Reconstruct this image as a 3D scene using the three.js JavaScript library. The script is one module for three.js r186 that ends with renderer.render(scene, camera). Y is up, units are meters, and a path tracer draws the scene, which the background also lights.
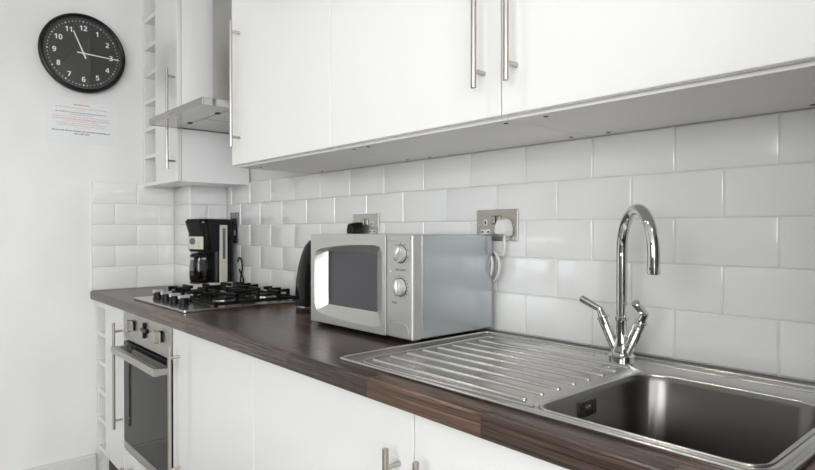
import * as THREE from 'three';
import { RoundedBoxGeometry } from 'three/addons/geometries/RoundedBoxGeometry.js';
import { mergeGeometries, toCreasedNormals } from 'three/addons/utils/BufferGeometryUtils.js';
import { RectAreaLightUniformsLib } from 'three/addons/lights/RectAreaLightUniformsLib.js';

RectAreaLightUniformsLib.init();

// ------------------------------------------------------------------ camera, light, exposure
const scene = new THREE.Scene();
const camera = new THREE.PerspectiveCamera(2 * Math.atan(235 / 586.8) * 180 / Math.PI, 815 / 470, 0.05, 30);
camera.position.set(3.028, 1.214, 1.286);
{
  const yaw = 0.8447, pitch = -0.0082;
  camera.lookAt(camera.position.x - Math.sin(yaw) * Math.cos(pitch), camera.position.y + Math.sin(pitch), camera.position.z - Math.cos(yaw) * Math.cos(pitch));
}
scene.background = new THREE.Color(0.55, 0.6, 0.66);
const renderer = new THREE.WebGLRenderer({ antialias: true });
renderer.toneMapping = THREE.LinearToneMapping;
renderer.toneMappingExposure = 0.97;
renderer.shadowMap.enabled = true;

const ROOM = { x: 5.2, y: 2.5, z: 4.2 };
// daylight through the wide window in the wall at the sink end of the room
const WIN = { z0: 1.3, z1: 3.8, y0: 0.85, y1: 2.25 };
{
  const l = new THREE.RectAreaLight(new THREE.Color(0.96, 0.985, 1), 6.9, WIN.z1 - WIN.z0 - 0.1, WIN.y1 - WIN.y0 - 0.1);
  l.position.set(ROOM.x + 0.03, (WIN.y0 + WIN.y1) / 2, (WIN.z0 + WIN.z1) / 2);
  l.lookAt(0, l.position.y, l.position.z);
  l.name = 'window_daylight';
  scene.add(l);
}
// daylight through the second wide window, in the wall opposite the worktop
const GLZ = { x0: 2.55, x1: 5.0, y0: 1.05, y1: 2.35 };
{
  const l = new THREE.RectAreaLight(new THREE.Color(0.97, 0.99, 1), 7.0, GLZ.x1 - GLZ.x0 - 0.1, GLZ.y1 - GLZ.y0 - 0.1);
  l.position.set((GLZ.x0 + GLZ.x1) / 2, (GLZ.y0 + GLZ.y1) / 2, ROOM.z + 0.03);
  l.lookAt(l.position.x, l.position.y, 0);
  l.name = 'second_window_daylight';
  scene.add(l);
}
// ------------------------------------------------------------------ helpers
let seed = 20240611;
function rnd() { seed = (seed * 1664525 + 1013904223) >>> 0; return seed / 4294967296; }
const rr = (a, b) => a + (b - a) * rnd();
const V = (x, y, z) => new THREE.Vector3(x, y, z);
const used = {};
function numbered(n) { const k = used[n] = (used[n] ?? -1) + 1; return k ? `${n}_${String(k).padStart(3, '0')}` : n; }
function clean(g) {
  const h = g.index ? g.toNonIndexed() : g.clone();
  for (const k of Object.keys(h.attributes)) if (!['position', 'normal', 'uv'].includes(k)) h.deleteAttribute(k);
  if (!h.attributes.uv) h.setAttribute('uv', new THREE.BufferAttribute(new Float32Array(h.attributes.position.count * 2), 2));
  h.clearGroups();
  return h;
}
function merge(...gs) { gs = gs.flat(); return gs.length === 1 ? clean(gs[0]) : mergeGeometries(gs.map(clean)); }
function mesh(name, geo, mat, parent) {
  const m = new THREE.Mesh(Array.isArray(geo) ? merge(geo) : geo, mat);
  m.name = name; m.castShadow = m.receiveShadow = true;
  if (parent) parent.add(m);
  return m;
}
function thing(name, label, category, [x, y, z] = [0, 0, 0], turn = 0, group) {
  const o = new THREE.Group(); o.name = numbered(name); scene.add(o);
  o.position.set(x, y, z); o.rotation.y = turn; o.userData = { label, category };
  if (group) o.userData.group = group;
  return o;
}
function struct(name, geo, mat, label) {
  const m = mesh(name, geo, mat, scene); m.userData.kind = 'structure'; if (label) m.userData.label = label; return m;
}
// a part authored in world coordinates, stored relative to an unturned thing
function part(name, geo, mat, root) {
  const g = Array.isArray(geo) ? merge(geo) : clean(geo);
  g.translate(-root.position.x, -root.position.y, -root.position.z);
  return mesh(name, g, mat, root);
}
function box(x0, x1, y0, y1, z0, z1, r = 0.0015, s = 1) {
  const w = x1 - x0, h = y1 - y0, d = z1 - z0;
  const g = r > 0 ? new RoundedBoxGeometry(w, h, d, s, Math.min(r, w / 2.01, h / 2.01, d / 2.01)) : new THREE.BoxGeometry(w, h, d);
  g.translate((x0 + x1) / 2, (y0 + y1) / 2, (z0 + z1) / 2);
  return g;
}
// profile along y (lathe); pts = [[radius, y], ...], hard corners kept sharp
function lathe(pts, n = 32, crease = 0.6) {
  return toCreasedNormals(new THREE.LatheGeometry(pts.map(([a, b]) => new THREE.Vector2(Math.max(a, 1e-5), b)), n), crease);
}
function along(g, a, b) {      // y-axis geometry from 0..len placed from a towards b
  const d = b.clone().sub(a).normalize();
  const q = new THREE.Quaternion().setFromUnitVectors(V(0, 1, 0), d);
  return g.applyQuaternion(q).translate(a.x, a.y, a.z);
}
function rod(a, b, r0, r1 = r0, n = 20, c = 0.15) {
  const L = a.distanceTo(b), e = Math.min(r0, r1) * c;
  return along(lathe([[0, 0], [r0 - e, 0], [r0, e], [r1, L - e], [r1 - e, L], [0, L]], n), a, b);
}
function tube(pts, r, n = 60, rs = 12, closed = false) {
  return new THREE.TubeGeometry(new THREE.CatmullRomCurve3(pts, closed), n, r, rs, closed);
}
function rrect(x0, y0, x1, y1, r, hole = false) {
  const s = hole ? new THREE.Path() : new THREE.Shape();
  s.moveTo(x0 + r, y0); s.lineTo(x1 - r, y0); s.absarc(x1 - r, y0 + r, r, -Math.PI / 2, 0);
  s.lineTo(x1, y1 - r); s.absarc(x1 - r, y1 - r, r, 0, Math.PI / 2);
  s.lineTo(x0 + r, y1); s.absarc(x0 + r, y1 - r, r, Math.PI / 2, Math.PI);
  s.lineTo(x0, y0 + r); s.absarc(x0 + r, y0 + r, r, Math.PI, 1.5 * Math.PI);
  return s;
}
function rrPts(x0, y0, x1, y1, r0, n = 8, r1 = r0) {     // r0 at the y0 side, r1 at the y1 side
  const p = [], c = [[x1 - r0, y0 + r0, -90, r0], [x1 - r1, y1 - r1, 0, r1], [x0 + r1, y1 - r1, 90, r1], [x0 + r0, y0 + r0, 180, r0]];
  for (const [cx, cy, a0, r] of c) for (let i = 0; i <= n; i++) { const a = (a0 + 90 * i / n) * Math.PI / 180; p.push([cx + r * Math.cos(a), cy + r * Math.sin(a)]); }
  return p;
}
// skin through closed rings of equal point count; cap = centre point of the last ring
function loft(rings, cap, smooth = 0.7) {
  const pos = [], n = rings[0].length;
  const tri = (a, b, c) => pos.push(...a, ...b, ...c);
  for (let k = 0; k + 1 < rings.length; k++) for (let i = 0; i < n; i++) {
    const j = (i + 1) % n, a = rings[k][i], b = rings[k][j], c = rings[k + 1][i], d = rings[k + 1][j];
    tri(a, b, c); tri(b, d, c);
  }
  if (cap) { const R = rings[rings.length - 1]; for (let i = 0; i < n; i++) tri(R[i], R[(i + 1) % n], cap); }
  const g = new THREE.BufferGeometry();
  g.setAttribute('position', new THREE.BufferAttribute(new Float32Array(pos), 3));
  g.computeVertexNormals();
  const h = smooth ? toCreasedNormals(g, smooth) : g;
  h.setAttribute('uv', new THREE.BufferAttribute(new Float32Array(h.attributes.position.count * 2), 2));
  return h;
}
function extrude(shape, depth, bevel = 0.001, seg = 2, curve = 10) {
  return new THREE.ExtrudeGeometry(shape, { depth, bevelEnabled: bevel > 0, bevelThickness: bevel, bevelSize: bevel, bevelOffset: -bevel, bevelSegments: seg, curveSegments: curve });
}

// ------------------------------------------------------------------ textures and materials
function dataTex(n, m, fn, srgb = true) {
  const d = new Uint8Array(n * m * 4);
  for (let y = 0; y < m; y++) for (let x = 0; x < n; x++) {
    const c = fn(x / n, y / m, x, y), i = (y * n + x) * 4;
    d[i] = c[0]; d[i + 1] = c[1]; d[i + 2] = c[2]; d[i + 3] = 255;
  }
  const t = new THREE.DataTexture(d, n, m, THREE.RGBAFormat);
  t.wrapS = t.wrapT = THREE.RepeatWrapping; t.magFilter = THREE.LinearFilter; t.minFilter = THREE.LinearMipmapLinearFilter; t.generateMipmaps = true;
  if (srgb) t.colorSpace = THREE.SRGBColorSpace;
  t.needsUpdate = true;
  return t;
}
function lattice(nx, ny) { const a = new Float32Array(nx * ny).map(() => rnd()); return (u, v) => {   // tiling value noise
  const x = u * nx, y = v * ny, i = Math.floor(x), j = Math.floor(y), s = (t) => t * t * (3 - 2 * t), fx = s(x - i), fy = s(y - j);
  const g = (p, q) => a[((q % ny) + ny) % ny * nx + ((p % nx) + nx) % nx];
  return (g(i, j) * (1 - fx) + g(i + 1, j) * fx) * (1 - fy) + (g(i, j + 1) * (1 - fx) + g(i + 1, j + 1) * fx) * fy; }; }
const n1 = lattice(6, 40), n2 = lattice(14, 160), n3 = lattice(40, 12), n4 = lattice(5, 9);
const grainTex = dataTex(512, 512, (u, v) => {
  const w = v + 0.03 * (n4(u, v) - 0.5);
  let g = 0.5 * n1(u, w) + 0.35 * n2(u, w) + 0.15 * n2(u * 2 % 1, (w * 2 + 2) % 1);
  g = Math.min(1, Math.max(0, (g - 0.5) * 2.1 + 0.5));
  const pore = n2((u * 1.0 + 0.37) % 1, (w * 1 + 1.2) % 1) > 0.8 ? 0.72 : 1;
  const b = (145 + 110 * g) * pore;
  return [b, b * (0.965 + 0.02 * n3(u, v)), b * 0.95];
});
const brushTex = dataTex(256, 256, (u, v) => { const a = n2(u * 0.5, v); const b = 118 + 50 * (a - 0.5) + 10 * (n3(u, v) - 0.5); return [b, b, b]; }, false);
const blotTex = dataTex(256, 256, (u, v) => { const a = 0.6 * n4(u, v) + 0.4 * n3(u, v); const b = 246 + 9 * (a - 0.5) * 2; return [b, b, b]; });

const std = (o) => new THREE.MeshStandardMaterial(o);
const phy = (o) => new THREE.MeshPhysicalMaterial(o);
const lin = (r, g, b) => new THREE.Color().setRGB(r, g, b);
const M = {
  paint: std({ color: lin(0.86, 0.865, 0.85), roughness: 0.75, map: blotTex }),
  dimRoomWall: std({ color: lin(0.15, 0.14, 0.13), roughness: 0.8 }),  // unseen opposite wall, darkened so the steel and chrome reflect a dim room
  ceiling: std({ color: lin(0.84, 0.84, 0.83), roughness: 0.9 }),
  skirting: std({ color: lin(0.66, 0.66, 0.65), roughness: 0.4 }),
  floor: std({ color: lin(0.45, 0.43, 0.40), roughness: 0.4 }),
  grout: std({ color: lin(0.66, 0.66, 0.64), roughness: 0.9 }),
  gloss: phy({ color: lin(0.77, 0.77, 0.765), roughness: 0.35, clearcoat: 1, clearcoatRoughness: 0.03 }),
  panelWhite: phy({ color: lin(0.88, 0.885, 0.89), roughness: 0.35, clearcoat: 1, clearcoatRoughness: 0.05 }),
  melamine: std({ color: lin(0.88, 0.87, 0.845), roughness: 0.45 }),
  plinth: std({ color: lin(0.045, 0.03, 0.025), roughness: 0.5 }),
  steel: std({ color: lin(0.58, 0.57, 0.55), metalness: 1, roughness: 0.27, roughnessMap: null }),
  steelHandle: std({ color: lin(0.46, 0.435, 0.41), metalness: 1, roughness: 0.32 }),
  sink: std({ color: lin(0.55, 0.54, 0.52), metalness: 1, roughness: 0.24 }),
  bowl: std({ color: lin(0.20, 0.194, 0.183), metalness: 1, roughness: 0.3 }),  // same steel as the sink, with the shade inside put into its colour
  mirrorSteel: std({ color: lin(0.40, 0.39, 0.38), metalness: 1, roughness: 0.16 }),
  brushed: std({ color: lin(0.44, 0.425, 0.40), metalness: 1, roughness: 0.34 }),
  plate: std({ color: lin(0.56, 0.54, 0.50), metalness: 1, roughness: 0.42 }),
  chrome: std({ color: lin(0.64, 0.64, 0.65), metalness: 1, roughness: 0.05 }),
  silver: std({ color: lin(0.52, 0.52, 0.51), metalness: 0.75, roughness: 0.38 }),
  silverSide: std({ color: lin(0.46, 0.49, 0.51), metalness: 0.8, roughness: 0.25 }),
  silverKnob: std({ color: lin(0.6, 0.6, 0.6), metalness: 0.7, roughness: 0.4 }),
  black: phy({ color: lin(0.007, 0.007, 0.0075), roughness: 0.3, specularIntensity: 0.45 }),
  blackGloss: phy({ color: lin(0.006, 0.006, 0.007), roughness: 0.12, specularIntensity: 0.5 }),
  castIron: phy({ color: lin(0.006, 0.006, 0.006), roughness: 0.5, specularIntensity: 0.4 }),
  ovenGlass: phy({ color: lin(0.008, 0.008, 0.010), roughness: 0.05, specularIntensity: 0.28 }),
  mwGlass: phy({ color: lin(0.055, 0.054, 0.062), roughness: 0.12 }),
  cream: std({ color: lin(0.66, 0.63, 0.55), roughness: 0.35 }),
  gauge: std({ color: lin(0.12, 0.13, 0.15), roughness: 0.15 }),
  glass: phy({ color: lin(1, 1, 1), roughness: 0, transmission: 1, thickness: 0, ior: 1.5 }),
  smokedGlass: phy({ color: lin(0.62, 0.62, 0.64), roughness: 0.02, transmission: 1, thickness: 0, ior: 1.5 }),
  coffee: std({ color: lin(0.01, 0.006, 0.004), roughness: 0.1 }),
  whitePlastic: std({ color: lin(0.74, 0.74, 0.72), roughness: 0.35 }),
  whiteCord: std({ color: lin(0.66, 0.65, 0.62), roughness: 0.5 }),
  nickel: std({ color: lin(0.15, 0.145, 0.16), metalness: 1, roughness: 0.16 }),
  blocker: std({ color: lin(0.22, 0.22, 0.22), roughness: 0.4, metalness: 0.3 }),
  capPlug: std({ color: lin(0.12, 0.10, 0.09), roughness: 0.6 }),
  dark: std({ color: lin(0.02, 0.02, 0.02), roughness: 0.6 }),
  whiteMark: std({ color: lin(0.82, 0.82, 0.80), roughness: 0.5 }),
  frame: std({ color: lin(0.8, 0.8, 0.8), roughness: 0.3 }),
  pane: std({ color: lin(0.8, 0.8, 0.8), roughness: 0.6, emissive: lin(1, 0.985, 0.96), emissiveIntensity: 0.8 }),
  lampGlow: std({ color: lin(0.9, 0.9, 0.88), roughness: 0.5, emissive: lin(1, 0.93, 0.82), emissiveIntensity: 8 }),
};
M.tiles = [0.80, 0.79, 0.81, 0.795].map((v, i) => phy({ color: lin(v, v * 1.0, v * (0.985 + 0.006 * i)), roughness: 0.16, clearcoat: 0.6, clearcoatRoughness: 0.05 }));
M.staves = [[0.082, 0.058, 0.05], [0.06, 0.043, 0.038], [0.11, 0.075, 0.06], [0.072, 0.056, 0.052], [0.115, 0.078, 0.060], [0.045, 0.034, 0.032]]
  .map(([r, g, b]) => phy({ color: lin(r * 1.35, g * 1.22, b * 1.18), map: grainTex, roughness: 0.27, bumpMap: grainTex, bumpScale: 0.0002 }));

// ------------------------------------------------------------------ the room shell
const T = 0.12, YT0 = 0.932;
struct('floor', box(-T, ROOM.x + T, -0.1, 0, -T, ROOM.z + T, 0), M.floor);
struct('ceiling', box(-T, ROOM.x + T, ROOM.y, ROOM.y + 0.1, -T, ROOM.z + T, 0), M.ceiling);
const wallBack = struct('wall_back', box(-T, ROOM.x + T, 0, ROOM.y, -T, -0.007, 0), M.paint);
const wallLeft = struct('wall_left', box(-T, -0.007, 0, ROOM.y, -0.007, ROOM.z + T, 0), M.paint);
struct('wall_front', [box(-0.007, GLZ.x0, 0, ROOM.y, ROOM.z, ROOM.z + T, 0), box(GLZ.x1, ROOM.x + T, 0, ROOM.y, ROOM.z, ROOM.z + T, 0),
  box(GLZ.x0, GLZ.x1, 0, GLZ.y0, ROOM.z, ROOM.z + T, 0), box(GLZ.x0, GLZ.x1, GLZ.y1, ROOM.y, ROOM.z, ROOM.z + T, 0)], M.dimRoomWall);
struct('wall_right', [
  box(ROOM.x, ROOM.x + T, 0, ROOM.y, -0.007, WIN.z0, 0), box(ROOM.x, ROOM.x + T, 0, ROOM.y, WIN.z1, ROOM.z, 0),
  box(ROOM.x, ROOM.x + T, 0, WIN.y0, WIN.z0, WIN.z1, 0), box(ROOM.x, ROOM.x + T, WIN.y1, ROOM.y, WIN.z0, WIN.z1, 0)], M.paint);
const COL = { x: 0.206, z: 0.188 };
const wallCorner = struct('wall_corner', box(-0.007, COL.x - 0.007, 0, ROOM.y, -0.007, COL.z - 0.007, 0), M.paint, 'boxed-out corner pillar tiled above the worktop');
{
  const w = new THREE.Group(); w.name = 'window_1'; w.userData.kind = 'structure'; scene.add(w);
  const a = ROOM.x + 0.05, b = ROOM.x + 0.11, zm = (WIN.z0 + WIN.z1) / 2;
  mesh('window_frame', [box(a, b, WIN.y0, WIN.y0 + 0.06, WIN.z0, WIN.z1), box(a, b, WIN.y1 - 0.06, WIN.y1, WIN.z0, WIN.z1),
    box(a, b, WIN.y0, WIN.y1, WIN.z0, WIN.z0 + 0.06), box(a, b, WIN.y0, WIN.y1, WIN.z1 - 0.06, WIN.z1), box(a, b, WIN.y0, WIN.y1, zm - 0.035, zm + 0.035)], M.frame, w);
  for (const [p, q] of [[WIN.z0 + 0.06, zm - 0.035], [zm + 0.035, WIN.z1 - 0.06]]) mesh('pane', box(a + 0.025, a + 0.035, WIN.y0 + 0.06, WIN.y1 - 0.06, p, q, 0), M.pane, w);
}
{
  const w = new THREE.Group(); w.name = 'window_2'; w.userData.kind = 'structure'; scene.add(w);
  const a = ROOM.z + 0.05, b = ROOM.z + 0.11, xm = (GLZ.x0 + GLZ.x1) / 2;
  mesh('window_frame', [box(GLZ.x0, GLZ.x1, GLZ.y0, GLZ.y0 + 0.08, a, b), box(GLZ.x0, GLZ.x1, GLZ.y1 - 0.06, GLZ.y1, a, b),
    box(GLZ.x0, GLZ.x0 + 0.06, GLZ.y0, GLZ.y1, a, b), box(GLZ.x1 - 0.06, GLZ.x1, GLZ.y0, GLZ.y1, a, b), box(xm - 0.05, xm + 0.05, GLZ.y0, GLZ.y1, a, b)], M.frame, w);
  for (const [p, q] of [[GLZ.x0 + 0.06, xm - 0.05], [xm + 0.05, GLZ.x1 - 0.06]]) mesh('pane', box(p, q, GLZ.y0 + 0.08, GLZ.y1 - 0.06, a + 0.025, a + 0.035, 0), M.pane, w);
}
struct('trim_1', box(-0.0065, 0.0004, YT0, 1.441, 0.5675, 0.5715, 0.0006), M.frame, 'thin white edge strip beside the end wall tiles');
struct('baseboard_left', [box(-0.006, 0.016, 0, 0.152, 0.556, ROOM.z, 0.002), box(-0.006, 0.011, 0.15, 0.166, 0.556, ROOM.z, 0.004, 2)], M.skirting);

// ------------------------------------------------------------------ wall tiles, each its own piece
const tileGeos = new Map();
function tileGeo(w, h) {
  const key = w.toFixed(3) + '_' + h.toFixed(3);
  if (tileGeos.has(key)) return tileGeos.get(key);
  const b = 0.0028, e = 0.0013, t = 0.007;     // soft edge: two slopes down to the joint
  const ring = (i, z) => [[-w / 2 + i, -h / 2 + i, z], [w / 2 - i, -h / 2 + i, z], [w / 2 - i, h / 2 - i, z], [-w / 2 + i, h / 2 - i, z]];
  const R = [ring(0, -t), ring(0, -0.0022), ring(e, -0.0005), ring(b, 0)], pos = [];
  const q = (a, c, d, f) => pos.push(...a, ...c, ...d, ...a, ...d, ...f);
  for (let k = 0; k < 3; k++) for (let i = 0; i < 4; i++) { const j = (i + 1) % 4; q(R[k][i], R[k][j], R[k + 1][j], R[k + 1][i]); }
  q(...R[3]);
  const g = new THREE.BufferGeometry(); g.setAttribute('position', new THREE.BufferAttribute(new Float32Array(pos), 3)); g.computeVertexNormals();
  const h2 = toCreasedNormals(g, 0.75); h2.setAttribute('uv', new THREE.BufferAttribute(new Float32Array(h2.attributes.position.count * 2), 2));
  tileGeos.set(key, h2); return h2;
}
const J = 0.0025;
function tile(parent, c, turn, w, h) {
  const m = mesh('tile', tileGeo(w - J, h - J), M.tiles[Math.floor(rnd() * 4)], parent);
  m.position.copy(c); m.rotation.set(rr(-0.0025, 0.0025), turn + rr(-0.003, 0.003), 0, 'YXZ');
}
const YT = 0.932, rows = [[1.34, 1.441], [1.24, 1.34], [1.14, 1.24], [1.04, 1.14], [YT, 1.04]];
rows.forEach(([y0, y1], r) => {
  const h = y1 - y0, y = (y0 + y1) / 2;
  // back wall, running bond
  let edges = [COL.x];
  for (let k = -3; k < 20; k++) { const x = 0.658 + 0.2 * k + (r % 2 ? 0.1 : 0); if (x > COL.x + 0.03 && x < 3.44) edges.push(x); }
  for (let i = 0; i + 1 < edges.length; i++) tile(wallBack, V((edges[i] + edges[i + 1]) / 2, y, 0), 0, edges[i + 1] - edges[i], h);
  // end wall
  edges = [COL.z];
  for (let k = 0; k < 4; k++) { const z = (r % 2 ? 0.267 : 0.367) + 0.2 * k; if (z < 0.57) edges.push(z); }
  if (r % 2) edges.push(0.567);
  for (let i = 0; i + 1 < edges.length; i++) tile(wallLeft, V(0, y, (edges[i] + edges[i + 1]) / 2), Math.PI / 2, edges[i + 1] - edges[i], h);
  // boxed corner
  tile(wallCorner, V(COL.x / 2, y, COL.z), 0, COL.x, h);
  if (r % 2) { tile(wallCorner, V(COL.x, y, 0.05), Math.PI / 2, 0.1, h); tile(wallCorner, V(COL.x, y, 0.144), Math.PI / 2, 0.088, h); }
  else tile(wallCorner, V(COL.x, y, COL.z / 2), Math.PI / 2, COL.z, h);
});
mesh('grout', box(COL.x - 0.006, 3.44, YT, 1.441, -0.007, -0.0022, 0), M.grout, wallBack);
mesh('grout', box(-0.007, -0.0022, YT, 1.441, COL.z - 0.006, 0.567, 0), M.grout, wallLeft);
mesh('grout', [box(-0.006, COL.x - 0.0022, YT, 1.441, -0.006, COL.z - 0.0022, 0)], M.grout, wallCorner);

// ------------------------------------------------------------------ bar handles
function barHandle(len = 0.44, r = 0.006, stand = 0.034, inset = 0.036) {   // along y, centred, standing off +z
  return merge(rod(V(0, -len / 2, stand), V(0, len / 2, stand), r, r, 18, 0.2),
    rod(V(0, -len / 2 + inset, 0), V(0, -len / 2 + inset, stand), r * 0.8, r * 0.8, 12), rod(V(0, len / 2 - inset, 0), V(0, len / 2 - inset, stand), r * 0.8, r * 0.8, 12));
}
const handleGeo = barHandle();
function doorWith(parent, x0, x1, y0, y1, zf, hx, hy) {
  const g = box(x0, x1, y0, y1, -0.018, 0, 0.0018, 2);
  const d = mesh('door', g, M.gloss, parent); d.position.z = zf;
  if (hx !== undefined) { const h = mesh('handle', handleGeo, M.steelHandle, d); h.position.set(hx, hy, 0); h.userData.label = 'brushed steel bar handle'; }
  return d;
}

// ------------------------------------------------------------------ wall cupboards to the right of the hood
const UY0 = 1.441, UY1 = 2.40, UZ = 0.35;
function upperCabinet(x0, x1, label, hx, caps) {
  const w = x1 - x0, t = thing('wall_cupboard', label, 'cupboard', [x0, UY0, 0.002]);
  const H = UY1 - UY0, D = 0.326;
  mesh('body', [box(0.001, 0.018, 0, H, 0, D, 0.0008), box(w - 0.018, w - 0.001, 0, H, 0, D, 0.0008), box(0.018, w - 0.018, 0, 0.018, 0, D, 0.0008),
    box(0.018, w - 0.018, H - 0.018, H, 0, D, 0.0008), box(0.018, w - 0.018, 0.018, H - 0.018, 0, 0.008, 0), box(0.018, w - 0.018, 0.35, 0.368, 0.01, D - 0.02, 0.0008)], M.melamine, t);
  doorWith(t, 0.0015, w - 0.0015, 0.0065, H, UZ - 0.002, hx - x0, 1.725 - UY0);
  for (const [cx, cz] of caps) { const m = mesh('screw_cap', lathe([[0, -0.0012], [0.0045, -0.0012], [0.005, -0.0004], [0.005, 0.0005], [0, 0.0005]], 14), M.capPlug, t); m.position.set(cx - x0, -0.0002, cz); }
}
upperCabinet(1.016, 1.648, 'glossy white wall cupboard with its bar handle at the left edge beside the hood', 1.082, [[1.10, 0.278], [1.12, 0.03], [1.615, 0.03]]);
upperCabinet(1.648, 2.260, 'glossy white middle wall cupboard above the microwave, handle at its right edge', 2.216, [[1.70, 0.305], [1.766, 0.305], [1.709, 0.02], [2.222, 0.035], [2.235, 0.30]]);
upperCabinet(2.260, 2.880, 'glossy white wall cupboard above the sink and tap', 2.300, [[2.335, 0.30], [2.319, 0.032], [2.72, 0.03]]);

// ------------------------------------------------------------------ wall cupboard and bottle rack in the corner
const LX = 0.456, LZ = 0.338, LY = 1.428;
function bottleRack(name, label, pos, turn, w, H, D, cell, mat) {
  const t = thing(name, label, 'rack', pos, turn);
  mesh('side_panel', box(0, 0.018, 0, H, -D, 0, 0.0012), mat, t);
  mesh('side_panel', box(w - 0.018, w, 0, H, -D, 0, 0.0012), mat, t);
  mesh('back_panel', box(0.018, w - 0.018, 0, H, -D, -D + 0.008, 0), mat, t);
  for (let y = 0; y < H - 0.02; y += cell) mesh('shelf', box(0.018, w - 0.018, y, y + 0.018, -D + 0.008, 0, 0.0012), mat, t);
  mesh('shelf', box(0.018, w - 0.018, H - 0.018, H, -D + 0.008, 0, 0.0012), mat, t);
  return t;
}
bottleRack('wall_bottle_rack', 'white open bottle rack high on the wall beside the clock', [0.002, LY, LZ], 0, 0.19, UY1 - LY, LZ - COL.z - 0.01, 0.1325, M.gloss);
{
  const t = thing('wall_cupboard', 'narrow white wall cupboard between the bottle rack and the cooker hood', 'cupboard', [0.192, LY, 0.002]);
  const w = LX - 0.192, H = UY1 - LY;
  // behind its front the boxed corner takes up the back left
  const x = COL.x - 0.192 + 0.002, zc = COL.z + 0.004;
  mesh('body', [box(w - 0.018, w, 0, H, 0, LZ - 0.02, 0.0008), box(0, 0.018, 0, H, zc, LZ - 0.02, 0.0008), box(0.018, w - 0.018, 0, 0.018, zc, LZ - 0.02, 0.0008), box(x, w - 0.018, 0, 0.018, 0, zc, 0),
    box(0.018, w - 0.018, H - 0.018, H, zc, LZ - 0.02, 0.0008)], M.panelWhite, t);
  doorWith(t, 0.002, w, 0, H, LZ, 0.43 - 0.192, 1.70 - LY);
}

// ------------------------------------------------------------------ cooker hood
{
  const x0 = LX + 0.004, x1 = 1.012, zf = 0.458, y0 = 1.655, y1 = 1.682;
  const t = thing('cooker_hood', 'stainless steel chimney cooker hood with flat canopy above the gas hob', 'cooker hood', [(x0 + x1) / 2, y0, 0.001]);
  part('canopy', [box(x0, x1, y0, y1, zf - 0.006, zf, 0.002, 2), box(x0, x0 + 0.006, y0, y1, 0.001, zf - 0.006, 0.001), box(x1 - 0.006, x1, y0, y1, 0.001, zf - 0.006, 0.001),
    box(x0 + 0.006, x1 - 0.006, y1 - 0.004, y1, 0.001, zf - 0.006, 0), box(x0 + 0.006, x1 - 0.006, y0 + 0.001, y0 + 0.004, 0.345, zf - 0.006, 0.0006)], M.mirrorSteel, t);
  const xm = (x0 + x1) / 2;
  for (const [a, b] of [[x0 + 0.008, xm - 0.002], [xm + 0.002, x1 - 0.008]]) {
    const f = part('grease_filter', box(a, b, y0 + 0.003, y0 + 0.010, 0.03, 0.342, 0.001), M.mirrorSteel, t);
    const lip = clean(box(a, b, y0 + 0.0015, y0 + 0.004, 0.334, 0.342, 0.0005)); lip.translate(-t.position.x, -t.position.y, -t.position.z); mesh('filter_rim', lip, M.brushed, f);
  }
  for (const x of [0.618, 0.887]) part('filter_catch', box(x - 0.012, x + 0.012, y0 - 0.0015, y0 + 0.002, 0.338, 0.354, 0.001), M.dark, t);
  const cx0 = xm - 0.15, cx1 = xm + 0.15;
  part('chimney', [box(cx0, cx1, y1 + 0.03, 2.499, 0.001, 0.236, 0.003, 2)], M.brushed, t);
  part('chimney_collar', loft([[[x0 + 0.03, y1, 0.001], [x1 - 0.03, y1, 0.001], [x1 - 0.03, y1, 0.33], [x0 + 0.03, y1, 0.33]], [[cx0 - 0.004, y1 + 0.036, 0.001], [cx1 + 0.004, y1 + 0.036, 0.001], [cx1 + 0.004, y1 + 0.036, 0.24], [cx0 - 0.004, y1 + 0.036, 0.24]]], [xm, y1 + 0.036, 0.12], 0.3), M.brushed, t);
  for (let i = 0; i < 4; i++) part('push_button', box(xm - 0.05 + i * 0.028, xm - 0.034 + i * 0.028, y0 + 0.010, y0 + 0.018, zf, zf + 0.0025, 0.0008), M.steelHandle, t);
}

// ------------------------------------------------------------------ base units (the run leaves the wall very slightly towards the sink)
const SL = 0.0115, TH = -Math.atan(SL), zFront = (x) => 0.577 + SL * x, zDoor = (x) => zFront(x) - 0.027;
const BY0 = 0.195, BY1 = YT - 0.0395;
function baseUnit(name, label, x0, x1) { return thing(name, label, 'cupboard', [x0, 0, zDoor(x0)], TH); }
const BD = 0.5;
function carcass(t, w, y0 = BY0) {
  mesh('body', [box(0.001, 0.018, y0, BY1 - 0.001, -BD, -0.02, 0.0008), box(w - 0.018, w - 0.001, y0, BY1 - 0.001, -BD, -0.02, 0.0008), box(0.018, w - 0.018, y0, y0 + 0.018, -BD, -0.02, 0.0008), box(0.018, w - 0.018, y0, BY1 - 0.02, -BD, -BD + 0.008, 0)], M.melamine, t);
}
{
  const t = bottleRack('base_bottle_rack', 'white open bottle rack below the worktop at the end wall', [0.002, BY0, zDoor(0)], TH, 0.166, BY1 - BY0 - 0.001, 0.30, 0.1325, M.gloss);
}
const bases = [
  ['narrow white base cupboard between the lower bottle rack and the oven', 0.17, 0.44, 0.42, 0.612],
  ['glossy white base cupboard right of the oven with a bar handle at its left edge', 1.012, 1.612, 1.078, 0.612],
  ['glossy white base cupboard below the microwave with its handle at the right edge', 1.612, 2.245, 2.206, 0.597],
  ['glossy white base cupboard below the sink', 2.245, 2.850, 2.289, 0.597]];
for (const [label, x0, x1, hx, hy] of bases) {
  const w = x1 - x0, t = baseUnit('base_cupboard', label, x0, x1);
  carcass(t, w);
  doorWith(t, 0.0015, w - 0.0015, BY0, BY1 - 0.004, 0, hx - x0, hy);
}
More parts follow.
